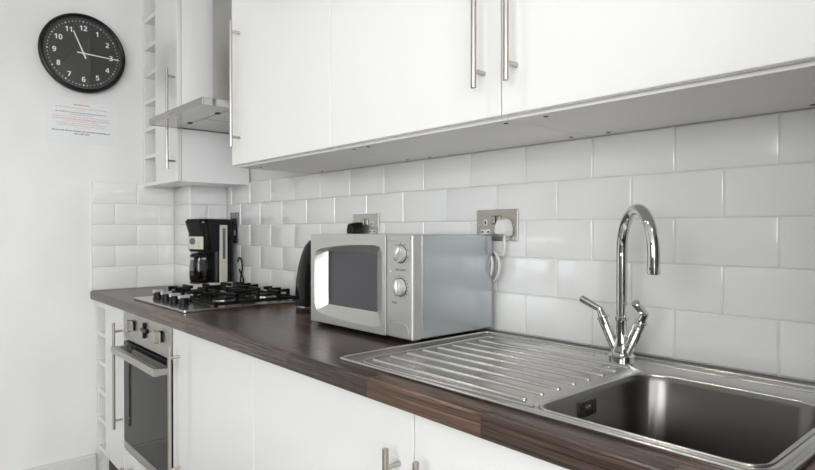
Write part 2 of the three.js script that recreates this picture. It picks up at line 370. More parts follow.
{
  const x0 = 0.442, x1 = 1.010, w = x1 - x0;
  const t = baseUnit('oven_housing', 'white oven housing with a low drawer front under the oven', x0, x1);
  mesh('body', [box(0.001, 0.012, BY0, BY1 - 0.001, -BD, -0.022, 0), box(w - 0.012, w - 0.001, BY0, BY1 - 0.001, -BD, -0.022, 0), box(0.012, w - 0.012, 0.298, 0.314, -BD, -0.022, 0)], M.melamine, t);
  const d = mesh('drawer', box(0.0015, w - 0.0015, BY0, 0.312, -0.018, 0, 0.0018, 2), M.gloss, t);
  const h = mesh('handle', barHandle(0.4, 0.006, 0.034, 0.036).rotateZ(Math.PI / 2), M.steelHandle, d); h.position.set(w / 2, 0.262, 0); h.userData.label = 'horizontal brushed steel bar handle';

  const o = thing('oven', 'built-in stainless steel oven with dark glass door and flat bar handle', 'oven', [x0 + 0.013, 0.3165, zDoor(x0 + 0.013)], TH);
  const W = w - 0.026, H = BY1 - 0.003 - 0.3165, yP = H - 0.118;
  mesh('cavity', box(0, W, 0, H, -0.45, -0.021, 0.001), M.dark, o);
  mesh('control_panel', box(-0.011, W + 0.011, yP, H, -0.02, 0.002, 0.0015, 2), M.brushed, o);
  // dials
  const dial = (x, y) => {
    const k = mesh('dial', [lathe([[0, 0], [0.021, 0], [0.021, 0.006], [0.019, 0.008], [0, 0.008]], 28).rotateX(Math.PI / 2)], M.black, o);
    k.position.set(x, y, 0.002);
    mesh('grip', [box(-0.021, 0.021, -0.019, 0.019, 0.007, 0.012, 0.002, 2), box(-0.008, 0.008, -0.023, 0.023, 0.010, 0.030, 0.003, 2)], M.steelHandle, k);
    return k;
  };
  dial(0.125, yP + 0.066); dial(0.445, yP + 0.066);
  mesh('timer_dial', [lathe([[0, 0], [0.014, 0], [0.013, 0.006], [0, 0.006]], 24).rotateX(Math.PI / 2).translate(W / 2, yP + 0.066, 0.002), box(W / 2 - 0.034, W / 2 + 0.034, yP + 0.059, yP + 0.073, 0.0015, 0.012, 0.004, 2), box(W / 2 - 0.007, W / 2 + 0.007, yP + 0.036, yP + 0.096, 0.0015, 0.012, 0.004, 2)], M.black, o);
  const dr = mesh('oven_door', [box(-0.011, W + 0.011, 0.012, yP - 0.012, -0.02, -0.003, 0.001)], M.black, o);
  mesh('glass', box(-0.010, W + 0.010, 0.036, yP - 0.013, -0.004, 0.002, 0.0012, 2), M.ovenGlass, dr);
  mesh('trim', [box(-0.011, W + 0.011, 0.004, 0.034, -0.02, 0.003, 0.0015, 2)], M.brushed, dr);
  mesh('handle', [box(0.005, W - 0.005, yP - 0.052, yP - 0.026, 0.036, 0.056, 0.002, 2), box(0.005, 0.029, yP - 0.050, yP - 0.028, 0.001, 0.038, 0.001), box(W - 0.029, W - 0.005, yP - 0.050, yP - 0.028, 0.001, 0.038, 0.001)], M.steelHandle, dr).userData.label = 'flat brushed steel oven door handle';
}
{
  const t = thing('kickboard', 'dark brown kickboard under the base cupboards', 'kickboard', [0.002, 0, zDoor(0) - 0.05], TH);
  mesh('board', box(0, 2.85, 0.001, BY0 - 0.003, -0.018, 0, 0.001), M.plinth, t);
}
{
  const t = thing('end_panel', 'white end panel closing the base run under the sink end of the worktop', 'panel', [2.856, 0, 0.02]);
  mesh('panel', box(0, 0.018, 0.001, BY1 - 0.001, 0, 0.57, 0.001), M.gloss, t);
}

{  // unseen unit, added to block light from the right and darken this end
  const t = thing('added_blocker', 'tall grey fridge added unseen to shade the sink end of the worktop', 'blocker', [2.97, 0, 0.02]);
  mesh('body', box(0, 0.6, 0.03, 1.95, 0, 0.58, 0.006, 2), M.blocker, t);
  for (const [a, b] of [[0.06, 0.70], [0.71, 1.945]]) { const d = mesh('door', box(0.002, 0.598, a, b, 0.585, 0.64, 0.008, 3), M.blocker, t); mesh('handle', box(0.03, 0.05, a > 0.5 ? 0.85 : 0.3, a > 0.5 ? 1.3 : 0.6, 0.64, 0.675, 0.006, 2), M.steelHandle, d); }
  mesh('plinth', box(0.02, 0.58, 0.001, 0.032, 0.02, 0.56, 0.001), M.dark, t);
}

// ------------------------------------------------------------------ worktop of dark staves
{
  const X1 = 2.95, N = 15, y0 = BY1, y1 = YT;
  const t = thing('worktop', 'dark brown block-stave wooden worktop running along the tiled wall', 'worktop', [0, y0, 0]);
  const zr = (j, x) => Math.max(zFront(x) * j / N, j === 0 ? 0.003 : 0);
  const hole = { x0: 2.462, x1: 2.804, j0: 4, j1: 13 };
  const frontCuts = [0.36, 0.62, 0.86, 1.20, 1.52, 1.84, 2.14, 2.43, 2.72], frontTone = [1, 3, 0, 4, 1, 3, 5, 4, 1, 2];
  function stave(j, x0, x1, tone) {
    const front = j === N - 1, a0 = zr(j, x0), a1 = zr(j, x1), b0 = zr(j + 1, x0), b1 = zr(j + 1, x1);
    const clip = (z, x) => (x < COL.x + 0.003 ? Math.max(z, COL.z + 0.003) : z);
    const prof = [];   // [fraction across, y, dz]
    prof.push([0, y0, 0], [0, y1, 0]);
    if (front) {
      const r = 0.009, r2 = 0.005;
      for (let i = 0; i <= 6; i++) { const q = i / 6 * Math.PI / 2; prof.push([1, y1 - r + r * Math.cos(q), -r + r * Math.sin(q)]); }
      for (let i = 0; i <= 3; i++) { const q = i / 3 * Math.PI / 2; prof.push([1, y0 + r2 - r2 * Math.sin(q), -r2 + r2 * Math.cos(q)]); }
    } else prof.push([1, y1, 0], [1, y0, 0]);
    const P = (x, a, b) => prof.map(([f, y, dz]) => [x, y - y0, clip(f ? b : a, x) + dz]);
    const e = 0.00025, A = P(x0 + e, a0 + e, b0 - (front ? 0 : e)), B = P(x1 - e, a1 + e, b1 - (front ? 0 : e)), pos = [], uv = [];
    const U = rnd() * 7, W = rnd() * 7;
    let s = 0; const S = [0];
    for (let i = 1; i <= prof.length; i++) { const p = A[i - 1], q = A[i % prof.length]; s += Math.hypot(p[1] - q[1], p[2] - q[2]); S.push(s); }
    const put = (p, v) => { pos.push(...p); uv.push(U + p[0] / 0.9, W + v / 0.16); };
    for (let i = 0; i < prof.length; i++) { const k = (i + 1) % prof.length;
      put(A[i], S[i]); put(B[i], S[i]); put(A[k], S[i + 1]); put(B[i], S[i]); put(B[k], S[i + 1]); put(A[k], S[i + 1]); }
    for (const [R, f] of [[A, 1], [B, 0]]) for (let i = 1; i + 1 < R.length; i++) for (const p of f ? [R[0], R[i], R[i + 1]] : [R[0], R[i + 1], R[i]]) { pos.push(...p); uv.push(U + p[1] / 0.9, W + p[2] / 0.16); }
    const g = new THREE.BufferGeometry();
    g.setAttribute('position', new THREE.BufferAttribute(new Float32Array(pos), 3));
    g.setAttribute('uv', new THREE.BufferAttribute(new Float32Array(uv), 2));
    g.computeVertexNormals();
    const h = toCreasedNormals(g, 0.6);
    const pick = Math.floor(rnd() * M.staves.length);
    mesh('stave', h, M.staves[tone ?? pick], t);
  }
  for (let j = 0; j < N; j++) {
    let x = j < 4 ? COL.x + 0.003 : 0.002;
    const cuts = [];
    let p = x - rr(0, 0.25);
    while (p < X1) { p += rr(0.28, 0.52); if (p > x + 0.05 && p < X1 - 0.05) cuts.push(p); }
    if (j === N - 1) { cuts.length = 0; cuts.push(...frontCuts); }
    if (j >= 4 && zFront(0.2) * j / N < COL.z + 0.003) cuts.push(COL.x + 0.003);
    if (j >= hole.j0 && j < hole.j1) cuts.push(hole.x0, hole.x1);
    cuts.push(X1); cuts.sort((a, b) => a - b);
    let q = 0;
    for (const c of cuts) {
      const mid = (x + c) / 2;
      if (c - x > 0.004 && !(j >= hole.j0 && j < hole.j1 && mid > hole.x0 && mid < hole.x1) && !(mid < COL.x && zFront(mid) * (j + 1) / N < COL.z + 0.006)) stave(j, x, c, j === N - 1 ? frontTone[q++] : undefined);
      x = c;
    }
  }
}

// ------------------------------------------------------------------ sink with draining board
const SK = { x0: 1.968, x1: 2.822, z0: 0.058, z1: 0.552, bx0: 2.474, bx1: 2.792, bz0: 0.182, bz1: 0.523 };
{
  const y = YT + 0.0004;
  const t = thing('sink', 'inset stainless steel sink with one bowl and ribbed draining board', 'sink', [(SK.x0 + SK.x1) / 2, y, (SK.z0 + SK.z1) / 2]);
  const sh = rrect(SK.x0, -SK.z1, SK.x1, -SK.z0, 0.018);
  const hp = new THREE.Path(); rrPts(SK.bx0, SK.bz0, SK.bx1, SK.bz1, 0.06, 10, 0.026).forEach(([a, b], i) => (i ? hp.lineTo(a, -b) : hp.moveTo(a, -b))); hp.closePath(); sh.holes.push(hp);
  part('deck', toCreasedNormals(extrude(sh, 0.0022, 0.0008, 2, 12).rotateX(-Math.PI / 2).translate(0, y + 0.0008, 0), 0.5), M.sink, t);
  const loop = (x0, z0, x1, z1, r, yy, rad, n = 160, r1 = r) => tube(rrPts(x0, z0, x1, z1, r, 6, r1).map(([a, b]) => V(a, yy, b)), rad, n, 8, true);
  part('outer_rim', loop(SK.x0 + 0.004, SK.z0 + 0.004, SK.x1 - 0.004, SK.z1 - 0.004, 0.016, y + 0.003, 0.0035, 260), M.sink, t);
  part('bowl_rim', [loop(SK.bx0 - 0.004, SK.bz0 - 0.004, SK.bx1 + 0.004, SK.bz1 + 0.004, 0.064, y + 0.0026, 0.0032, 260, 0.03), loop(SK.bx0 - 0.016, SK.bz0 - 0.016, SK.bx1 + 0.014, SK.bz1 + 0.012, 0.072, y + 0.0024, 0.002, 260, 0.036)], M.sink, t);
  // raised bead round the draining field and along the tap ledge
  part('drainer_border', [tube([V(2.47, y + 0.003, 0.545 - 0.02), V(2.04, y + 0.003, 0.53), V(2.026, y + 0.003, 0.515), V(2.022, y + 0.003, 0.30), V(2.022, y + 0.003, 0.13), V(2.032, y + 0.003, 0.112), V(2.06, y + 0.003, 0.108), V(2.33, y + 0.003, 0.112)], 0.0028, 140, 8)], M.sink, t);
  part('ledge_bead', [tube([V(2.02, y + 0.003, 0.082), V(2.2, y + 0.003, 0.08), V(2.34, y + 0.003, 0.078)], 0.0024, 40, 8), tube([V(2.455, y + 0.003, 0.098), V(2.6, y + 0.003, 0.098), V(2.79, y + 0.003, 0.098)], 0.003, 40, 8)], M.sink, t);
  for (let i = 0; i < 8; i++) {
    const z = 0.506 - i * 0.0485, x0 = 2.045, x1 = 2.437;
    const g = new THREE.CapsuleGeometry(0.006, x1 - x0, 6, 12).rotateZ(Math.PI / 2).scale(1, 0.95, 1).translate((x0 + x1) / 2, y + 0.0026, z);
    part('drainer_rib', g, M.sink, t);
  }
  // bowl
  const rings = [[0, 0.0030, 0.060], [0.0015, -0.001, 0.06], [0.004, -0.006, 0.058], [0.010, -0.125, 0.055], [0.014, -0.142, 0.054], [0.024, -0.154, 0.05], [0.038, -0.159, 0.045], [0.07, -0.161, 0.04]]
    .map(([i, dy, r]) => rrPts(SK.bx0 + i, SK.bz0 + i, SK.bx1 - i, SK.bz1 - i, r, 10, r * 0.43 + i * 0.3).map(([a, b]) => [a, y + dy, b]));
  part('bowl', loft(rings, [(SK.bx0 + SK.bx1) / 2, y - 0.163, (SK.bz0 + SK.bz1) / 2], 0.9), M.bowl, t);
  const wc = [(SK.bx0 + SK.bx1) / 2, (SK.bz0 + SK.bz1) / 2];
  const ws = part('waste', lathe([[0.018, 0], [0.036, 0.0], [0.040, 0.002], [0.036, 0.004], [0.022, 0.002], [0.018, -0.002]], 32).translate(wc[0], y - 0.1625, wc[1]), M.chrome, t);
  // overflow in the left bowl wall
  const ox = SK.bx0 + 0.0062, oy = 0.910, oz = 0.385;
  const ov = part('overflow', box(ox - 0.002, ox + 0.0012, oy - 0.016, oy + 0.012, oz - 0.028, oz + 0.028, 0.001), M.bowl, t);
  for (const d of [-0.022, -0.014, 0.014, 0.022]) { const sg = clean(box(ox + 0.0006, ox + 0.0018, oy - 0.013, oy + 0.009, oz + d - 0.0022, oz + d + 0.0022, 0.0004)); sg.translate(-t.position.x, -t.position.y, -t.position.z); mesh('slot', sg, M.dark, ov); }
  const sc = clean(lathe([[0, 0], [0.006, 0], [0.006, 0.002], [0.004, 0.0035], [0, 0.0035]], 18).rotateZ(-Math.PI / 2).translate(ox + 0.001, oy - 0.002, oz)); sc.translate(-t.position.x, -t.position.y, -t.position.z); mesh('screw', sc, M.chrome, ov);
}

// ------------------------------------------------------------------ mixer tap
{
  const bx = 2.393, bz = 0.108, by = YT + 0.0046;
  const t = thing('mixer_tap', 'tall chrome swan-neck mixer tap with two lever handles behind the sink', 'tap', [bx, by, bz]);
  mesh('base_ring', lathe([[0, 0], [0.026, 0], [0.0265, 0.003], [0.0265, 0.009], [0.024, 0.012], [0, 0.012]], 40), M.chrome, t);
  mesh('body', lathe([[0.0, 0.010], [0.0215, 0.010], [0.019, 0.022], [0.014, 0.035], [0.0108, 0.06], [0.0108, 0.083], [0, 0.083]], 36, 1.0), M.chrome, t);
  for (const s of [-1, 1]) {
    const a = V(0.009 * s, 0.012, 0), b = V(0.042 * s, 0.083, 0), d = b.clone().sub(a).normalize();
    const arm = mesh('valve_arm', rod(a, b, 0.0108, 0.0122, 24, 0.1), M.chrome, t);
    mesh('collar', rod(b.clone().addScaledVector(d, 0.0005), b.clone().addScaledVector(d, 0.0065), 0.0134, 0.0134, 24, 0.15), M.chrome, arm);
    const c = b.clone().addScaledVector(d, 0.006), e = c.clone().addScaledVector(d, 0.016);
    const tip = s < 0 ? e.clone().add(V(-0.044, 0.021, 0.006)) : e.clone().add(V(-0.004, 0.026, 0.034));
    mesh('lever', [rod(c, e, 0.0095, 0.0078, 20), new THREE.SphereGeometry(0.0078, 18, 12).translate(e.x, e.y, e.z), rod(e, tip, 0.0074, 0.0084, 18, 0.3)], M.chrome, t);
  }
  mesh('spout_collar', rod(V(0, 0.083, 0), V(0, 0.093, 0), 0.0135, 0.0135, 28, 0.15), M.chrome, t);
  const ph = 47 * Math.PI / 180, dx = Math.sin(ph), dz = Math.cos(ph), R = 0.086, ys = 0.233;
  const pts = [V(0, 0.09, 0), V(0, 0.14, 0), V(0, 0.19, 0), V(0, ys - 0.012, 0)];
  for (let i = 0; i <= 14; i++) { const a = Math.PI * (1 - i / 14); const k = R + R * Math.cos(a); pts.push(V(k * dx, ys + R * Math.sin(a), k * dz)); }
  pts.push(V(2 * R * dx, ys - 0.02, 2 * R * dz), V(2 * R * dx, ys - 0.034, 2 * R * dz));
  const end = pts[pts.length - 1];
  mesh('spout', [tube(pts, 0.0114, 120, 28)], M.chrome, t);
  mesh('aerator', rod(end.clone().add(V(0, 0.012, 0)), end.clone().add(V(0, -0.004, 0)), 0.0118, 0.0118, 28, 0.15), M.chrome, t);
}

// ------------------------------------------------------------------ gas hob
{
  const x0 = 0.498, x1 = 1.040, z0 = 0.075, z1 = 0.536, y = YT + 0.0004;
  const t = thing('gas_hob', 'four-burner stainless steel gas hob with black pan supports set in the worktop', 'hob', [(x0 + x1) / 2, y, (z0 + z1) / 2]);
  const sh = rrect(x0, -z1, x1, -z0, 0.012);
  part('plate', extrude(sh, 0.004, 0.002, 3, 8).rotateX(-Math.PI / 2).translate(0, y + 0.002, 0), M.sink, t);
  const yt = y + 0.008, spots = [[0.635, 0.335, 0.036], [0.635, 0.165, 0.046], [0.905, 0.335, 0.046], [0.905, 0.165, 0.036]];
  for (const [bx, bz, r] of spots) {
    const b = part('burner', lathe([[0, 0], [r + 0.014, 0], [r + 0.013, 0.003], [r + 0.002, 0.006], [r, 0.014], [r - 0.004, 0.016], [0, 0.016]], 36).translate(bx, yt - 0.0005, bz), M.steelHandle, t);
    const c = clean(lathe([[0, 0.0155], [r - 0.001, 0.0155], [r, 0.018], [r - 0.004, 0.023], [0, 0.025]], 36).translate(bx, yt - 0.0005, bz)); c.translate(-t.position.x, -t.position.y, -t.position.z);
    mesh('burner_cap', c, M.castIron, b);
  }
  for (const [a, b] of [[0.515, 0.763], [0.777, 1.026]]) {
    const za = 0.09, zb = 0.418, h = 0.042, w = 0.0075, yy = yt + h, cx = (a + b) / 2, gs = [];
    // low frame, feet and raised fingers
    gs.push(box(a, b, yt + 0.005, yt + 0.018, za, za + 0.009, 0.002), box(a, b, yt + 0.005, yt + 0.018, zb - 0.009, zb, 0.002), box(a, a + 0.009, yt + 0.005, yt + 0.018, za, zb, 0.002), box(b - 0.009, b, yt + 0.005, yt + 0.018, za, zb, 0.002));
    for (const [fx, fz] of [[a, za], [b - 0.012, za], [a, zb - 0.012], [b - 0.012, zb - 0.012]]) gs.push(box(fx, fx + 0.012, yt - 0.0005, yt + 0.012, fz, fz + 0.012, 0.002));
    for (const bz of [0.335, 0.165]) {
      for (const s of [-1, 1]) {
        const e = s < 0 ? a : b, n = e + s * -0.085;
        gs.push(box(Math.min(e, n), Math.max(e, n), yy - 0.012, yy, bz - w, bz + w, 0.002), box(s < 0 ? e : e - 0.011, s < 0 ? e + 0.011 : e, yt + 0.008, yy, bz - w, bz + w, 0.002));
      }
      const e = bz > 0.25 ? zb : za, n = bz > 0.25 ? bz + 0.025 : bz - 0.025;
      gs.push(box(cx - w, cx + w, yy - 0.012, yy, Math.min(e, n), Math.max(e, n), 0.002), box(cx - w, cx + w, yt + 0.008, yy, bz > 0.25 ? e - 0.011 : e, bz > 0.25 ? e : e + 0.011, 0.002));
      for (const s of [-1, 1]) { const ex = cx + s * 0.07; gs.push(box(ex - w, ex + w, yt + 0.008, yy, bz > 0.25 ? e - 0.011 : e, bz > 0.25 ? e : e + 0.011, 0.002), box(ex - w, ex + w, yy - 0.012, yy, Math.min(e, e + (bz > 0.25 ? -0.035 : 0.035)), Math.max(e, e + (bz > 0.25 ? -0.035 : 0.035)), 0.002)); }
    }
    gs.push(box(a, b, yt + 0.005, yt + 0.018, 0.246, 0.255, 0.002), box(cx - w, cx + w, yy - 0.012, yy, 0.205, 0.295, 0.002), box(cx - w, cx + w, yt + 0.008, yy, 0.245, 0.256, 0.002));
    for (const s of [a, b - 0.011]) gs.push(box(s, s + 0.011, yt + 0.008, yy, 0.245, 0.256, 0.002), box(s < cx ? s : s - 0.045, s < cx ? s + 0.056 : s + 0.011, yy - 0.012, yy, 0.2445, 0.2555, 0.002));
    part('pan_support', gs, M.castIron, t);
  }
  for (const kx of [0.622, 0.712, 0.802, 0.892]) {
    const k = part('knob', lathe([[0, 0], [0.021, 0], [0.0205, 0.004], [0.018, 0.006], [0.0175, 0.026], [0.015, 0.028], [0, 0.028]], 28).translate(kx, yt - 0.0005, 0.478), M.black, t);
    const c = clean(box(kx - 0.0075, kx + 0.0075, yt + 0.024, yt + 0.037, 0.458, 0.498, 0.003, 2)); c.translate(-t.position.x, -t.position.y, -t.position.z);
    mesh('grip', c, M.silverKnob, k);
  }
}

// ------------------------------------------------------------------ coffee maker in the corner
{
  const t = thing('coffee_maker', 'black and cream filter coffee maker with glass jug in the tiled corner', 'coffee maker', [0.314, YT + 0.0004, 0.126], 0.34);
  // local: x across, z forwards
  const W = 0.070, B = -0.083, F = 0.096;
  const ring = (p, y, s = 1) => p.map(([a, b]) => [a * s, y, b * s]);
  const base = rrPts(-W, B, W, F, 0.03, 8);
  mesh('base', loft([ring(base, 0.0, 0.96), ring(base, 0.004), ring(base, 0.03), ring(base, 0.036, 0.97)], [0, 0.036, 0], 0.5), M.cream, t);
  const back = rrPts(-W, B, W, 0.034, 0.026, 8);
  mesh('body', loft([ring(back, 0.034), ring(back, 0.31)], [0, 0.31, -0.035], 0.5), M.black, t);
  const head = rrPts(-W, B, W, F - 0.004, 0.032, 8), lip = rrPts(-W - 0.002, B - 0.002, W + 0.002, F + 0.016, 0.036, 8);
  mesh('head', loft([ring(head, 0.182, 0.96), ring(head, 0.19), ring(head, 0.265), ring(lip, 0.315)], [0, 0.315, 0], 0.6), M.black, t);
  mesh('lid', loft([ring(lip, 0.314, 1.01), ring(lip, 0.322, 1.01), ring(lip, 0.333, 0.93), ring(lip, 0.336, 0.7)], [0, 0.337, 0], 0.5), M.blackGloss, t);
  const pn = mesh('control_panel', box(-0.046, 0.046, 0.193, 0.252, F - 0.012, F - 0.001, 0.002, 2), M.cream, t);
  mesh('dial', lathe([[0, 0], [0.016, 0], [0.015, 0.006], [0, 0.007]], 24).rotateX(Math.PI / 2).translate(-0.020, 0.230, F - 0.0015), M.gauge, pn);
  for (const [bx, by, r] of [[0.018, 0.226, 0.006], [0.018, 0.208, 0.006], [-0.02, 0.205, 0.004]]) mesh('button', lathe([[0, 0], [r, 0], [r * 0.85, 0.003], [0, 0.003]], 16).rotateX(Math.PI / 2).translate(bx, by, F - 0.0015), M.silverKnob, pn);
  const sp = mesh('water_panel', box(W - 0.003, W + 0.0035, 0.036, 0.306, -0.030, 0.016, 0.002, 2), M.cream, t);
  mesh('water_gauge', extrude(rrect(-0.0075, 0.145, 0.0075, 0.292, 0.0074), 0.002, 0.0006).rotateY(Math.PI / 2).translate(W + 0.003, 0, -0.007), M.gauge, sp);
  mesh('warming_plate', lathe([[0, 0.036], [0.044, 0.036], [0.046, 0.039], [0.044, 0.042], [0, 0.042]], 36).translate(0, 0, 0.072), M.black, t);
  const jug = mesh('jug', lathe([[0, 0.0425], [0.034, 0.0425], [0.040, 0.048], [0.0425, 0.075], [0.042, 0.11], [0.038, 0.138], [0.036, 0.152], [0.038, 0.160]], 40, 1.2).translate(0, 0, 0.078), M.smokedGlass, t);
  mesh('jug_handle', tube([V(0.026, 0.156, 0.108), V(0.038, 0.158, 0.126), V(0.040, 0.136, 0.134), V(0.040, 0.10, 0.133), V(0.030, 0.075, 0.112)], 0.008, 40, 12), M.black, jug);
  mesh('jug_lid', lathe([[0, 0.160], [0.039, 0.159], [0.039, 0.166], [0.025, 0.174], [0, 0.176]], 36).translate(0, 0, 0.078), M.black, jug);
  mesh('jug_band', lathe([[0.0365, 0.146], [0.0385, 0.146], [0.0385, 0.154], [0.0365, 0.154]], 36).translate(0, 0, 0.078), M.chrome, jug);
  mesh('coffee', lathe([[0, 0.044], [0.033, 0.044], [0.0385, 0.05], [0.0412, 0.075], [0.041, 0.095], [0, 0.095]], 32).translate(0, 0, 0.078), M.coffee, jug);
}
{
  const t = thing('coffee_maker_lead', 'black power lead curling behind the coffee maker', 'power lead', [0.42, YT + 0.004, 0.03]);
  part('lead', tube([V(0.362, 1.06, 0.016), V(0.377, 1.082, 0.016), V(0.396, 1.07, 0.014), V(0.400, 1.03, 0.012), V(0.386, 0.985, 0.014), V(0.397, 0.95, 0.02), V(0.384, 0.938, 0.03), V(0.392, 0.9365, 0.04)], 0.0035, 80, 10), M.black, t);
  part('lead_loop', tube([V(0.364, 1.025, 0.010), V(0.382, 1.0, 0.008), V(0.407, 0.98, 0.010), V(0.412, 0.955, 0.012), V(0.402, 0.9385, 0.016), V(0.377, 0.9365, 0.020)], 0.0035, 70, 10), M.black, t);
}

// ------------------------------------------------------------------ kettle
{
  const t = thing('kettle', 'black jug kettle standing behind the microwave', 'kettle', [1.287, YT + 0.0004, 0.150], -0.5);
  mesh('power_base', lathe([[0, 0], [0.083, 0], [0.085, 0.004], [0.083, 0.012], [0.075, 0.015], [0, 0.015]], 44), M.black, t);
  mesh('trim_ring', lathe([[0.07, 0.015], [0.0845, 0.015], [0.085, 0.018], [0.0845, 0.022], [0.07, 0.022]], 44), M.chrome, t);
  mesh('body', lathe([[0, 0.0215], [0.0845, 0.022], [0.086, 0.06], [0.083, 0.11], [0.076, 0.155], [0.066, 0.195], [0.054, 0.225], [0.050, 0.232], [0, 0.232]], 44, 1.0), M.blackGloss, t);
  mesh('lid', lathe([[0, 0.231], [0.048, 0.231], [0.040, 0.244], [0.018, 0.250], [0, 0.251]], 40, 0.8), M.black, t);
  // spout turned to the wall, handle towards the microwave
  mesh('spout', loft([[[-0.022, 0.16, -0.05], [0.022, 0.16, -0.05], [0, 0.16, -0.03]], [[-0.016, 0.215, -0.075], [0.016, 0.215, -0.075], [0, 0.215, -0.03]], [[-0.012, 0.228, -0.08], [0.012, 0.228, -0.08], [0, 0.228, -0.03]]], [0, 0.228, -0.06], 0.5), M.blackGloss, t);
  mesh('handle', tube([V(0.045, 0.222, 0), V(0.09, 0.226, 0), V(0.118, 0.195, 0), V(0.120, 0.12, 0), V(0.11, 0.07, 0), V(0.08, 0.055, 0)], 0.010, 60, 14), M.black, t);
}

// ------------------------------------------------------------------ microwave
{
  const x0 = 1.520, x1 = 1.973, W = x1 - x0, H = 0.2585, D = 0.302;
  const t = thing('microwave', 'silver microwave oven with dark window and two dials on the worktop', 'microwave', [x0, YT + 0.0004, 0.335]);
  for (const [fx, fz] of [[0.03, -0.035], [W - 0.03, -0.035], [0.03, -D + 0.03], [W - 0.03, -D + 0.03]]) { const f = mesh('foot', lathe([[0, 0], [0.010, 0], [0.012, 0.003], [0.012, 0.0125], [0, 0.0125]], 18), M.dark, t); f.position.set(fx, 0, fz); }
  const yb = 0.012;
  mesh('casing', box(0.003, W - 0.003, yb, yb + H, -D, -0.036, 0.003, 2), M.silverSide, t);
  const sx = 0.353;      // door | control panel
  // door: rim plate with a flared recess down to the window
  const o = { x0: 0.020, x1: 0.336, y0: yb + 0.027, y1: yb + 0.222 }, wi = { x0: 0.047, x1: 0.280, y0: yb + 0.050, y1: yb + 0.208 };
  const N = 10, outer = [], inner = [];
  const side = (a, b, c, d, bulge, n) => { for (let i = 0; i < n; i++) { const f = i / n; outer.push([a + (b - a) * f, c + (d - c) * f]); const k = outer.length - 1; const s = Math.sin(Math.PI * f) * bulge; outer[k][2] = s; } };
  const tl = [o.x0 + 0.003, o.y1 - 0.010], tr = [o.x1, o.y1 + 0.008], br = [o.x1, o.y0 - 0.008], bl = [o.x0 + 0.003, o.y0 + 0.004];
  const curve = (p, q, nx, ny, bulge) => { for (let i = 0; i < N; i++) { const f = i / N, s = Math.sin(Math.PI * f) * bulge; outer.push([p[0] + (q[0] - p[0]) * f + nx * s, p[1] + (q[1] - p[1]) * f + ny * s]); } };
  curve(bl, br, 0, -1, 0.006); curve(br, tr, 1, 0, 0.0); curve(tr, tl, 0, 1, 0.006); curve(tl, bl, -1, 0, 0.004);
  const soft = outer.map((p, i) => { const a = outer[(i + outer.length - 1) % outer.length], b = outer[(i + 1) % outer.length]; return [(a[0] + 2 * p[0] + b[0]) / 4, (a[1] + 2 * p[1] + b[1]) / 4]; });
  const lerp4 = (p, q) => { for (let i = 0; i < N; i++) { const f = i / N; inner.push([p[0] + (q[0] - p[0]) * f, p[1] + (q[1] - p[1]) * f]); } };
  lerp4([wi.x0, wi.y0], [wi.x1, wi.y0]); lerp4([wi.x1, wi.y0], [wi.x1, wi.y1]); lerp4([wi.x1, wi.y1], [wi.x0, wi.y1]); lerp4([wi.x0, wi.y1], [wi.x0, wi.y0]);
  const plate = rrect(0, yb, sx - 0.0006, yb + H, 0.004); const hp = new THREE.Path(); soft.forEach((p, i) => (i ? hp.lineTo(p[0], p[1]) : hp.moveTo(p[0], p[1]))); hp.closePath(); plate.holes.push(hp);
  const door = mesh('door', [extrude(plate, 0.032, 0.0015, 3, 6).translate(0, 0, -0.0345 + 0.001), loft([soft.map(([a, b]) => [a, b, -0.0012]), soft.map(([a, b], i) => [a + (inner[i][0] - a) * 0.04, b + (inner[i][1] - b) * 0.04, -0.003]), inner.map(([a, b]) => [a, b, -0.0315])], null, 0.5)], M.silver, t);
  mesh('window', extrude(rrect(wi.x0 - 0.006, wi.y0 - 0.006, wi.x1 + 0.006, wi.y1 + 0.006, 0.01), 0.0005, 0.0005).translate(0, 0, -0.0328), M.mwGlass, door);
  // control panel with printed scale
  const cp = mesh('control_panel', [extrude(rrect(sx + 0.0006, yb, W, yb + H, 0.004), 0.0225, 0.0055, 5, 6).translate(0, 0, -0.035 + 0.0055)], M.silver, t);
  const cv = document.createElement('canvas'); cv.width = 256; cv.height = 640; const c2 = cv.getContext('2d');
  c2.fillStyle = '#ffffff'; c2.fillRect(0, 0, 256, 640); c2.fillStyle = '#55565a'; c2.strokeStyle = '#6a6b6e';
  const pw = 0.082, phh = 0.205, PX = (m) => m / pw * 256;
  const k1 = [0.047, 0.167], k2 = [0.046, 0.084];     // dial centres on the panel, metres from its lower left
  const py = (y) => 640 - y / phh * 640;
  c2.lineWidth = 5;
  for (let i = 0; i < 7; i++) { const a = (200 - i * 36) * Math.PI / 180; c2.beginPath(); c2.arc(PX(k1[0]) + Math.cos(a) * 88, py(k1[1]) - Math.sin(a) * 88, 6, 0, 7); c2.fill(); }
  for (let i = 0; i < 16; i++) { const a = (230 - i * 19) * Math.PI / 180; c2.beginPath(); c2.arc(PX(k2[0]) + Math.cos(a) * 88, py(k2[1]) - Math.sin(a) * 88, 5, 0, 7); c2.fill(); }
  c2.font = 'bold 20px sans-serif'; c2.textAlign = 'center'; c2.fillText('MICROWAVE', PX(k1[0]), py(k1[1] - 0.042)); c2.fillText('TIMER', PX(k2[0]) - 70, py(k2[1] - 0.042));
  const ct = new THREE.CanvasTexture(cv); ct.colorSpace = THREE.SRGBColorSpace;
  const pm = M.silver.clone(); pm.map = ct;
  mesh('printed_scale', new THREE.PlaneGeometry(pw, phh).translate(sx + 0.010 + pw / 2, yb + 0.044 + phh / 2, -0.0012), pm, cp);
  // raised outline of the panel, open button, mark
  const ax0 = sx + 0.011, ax1 = W - 0.009;
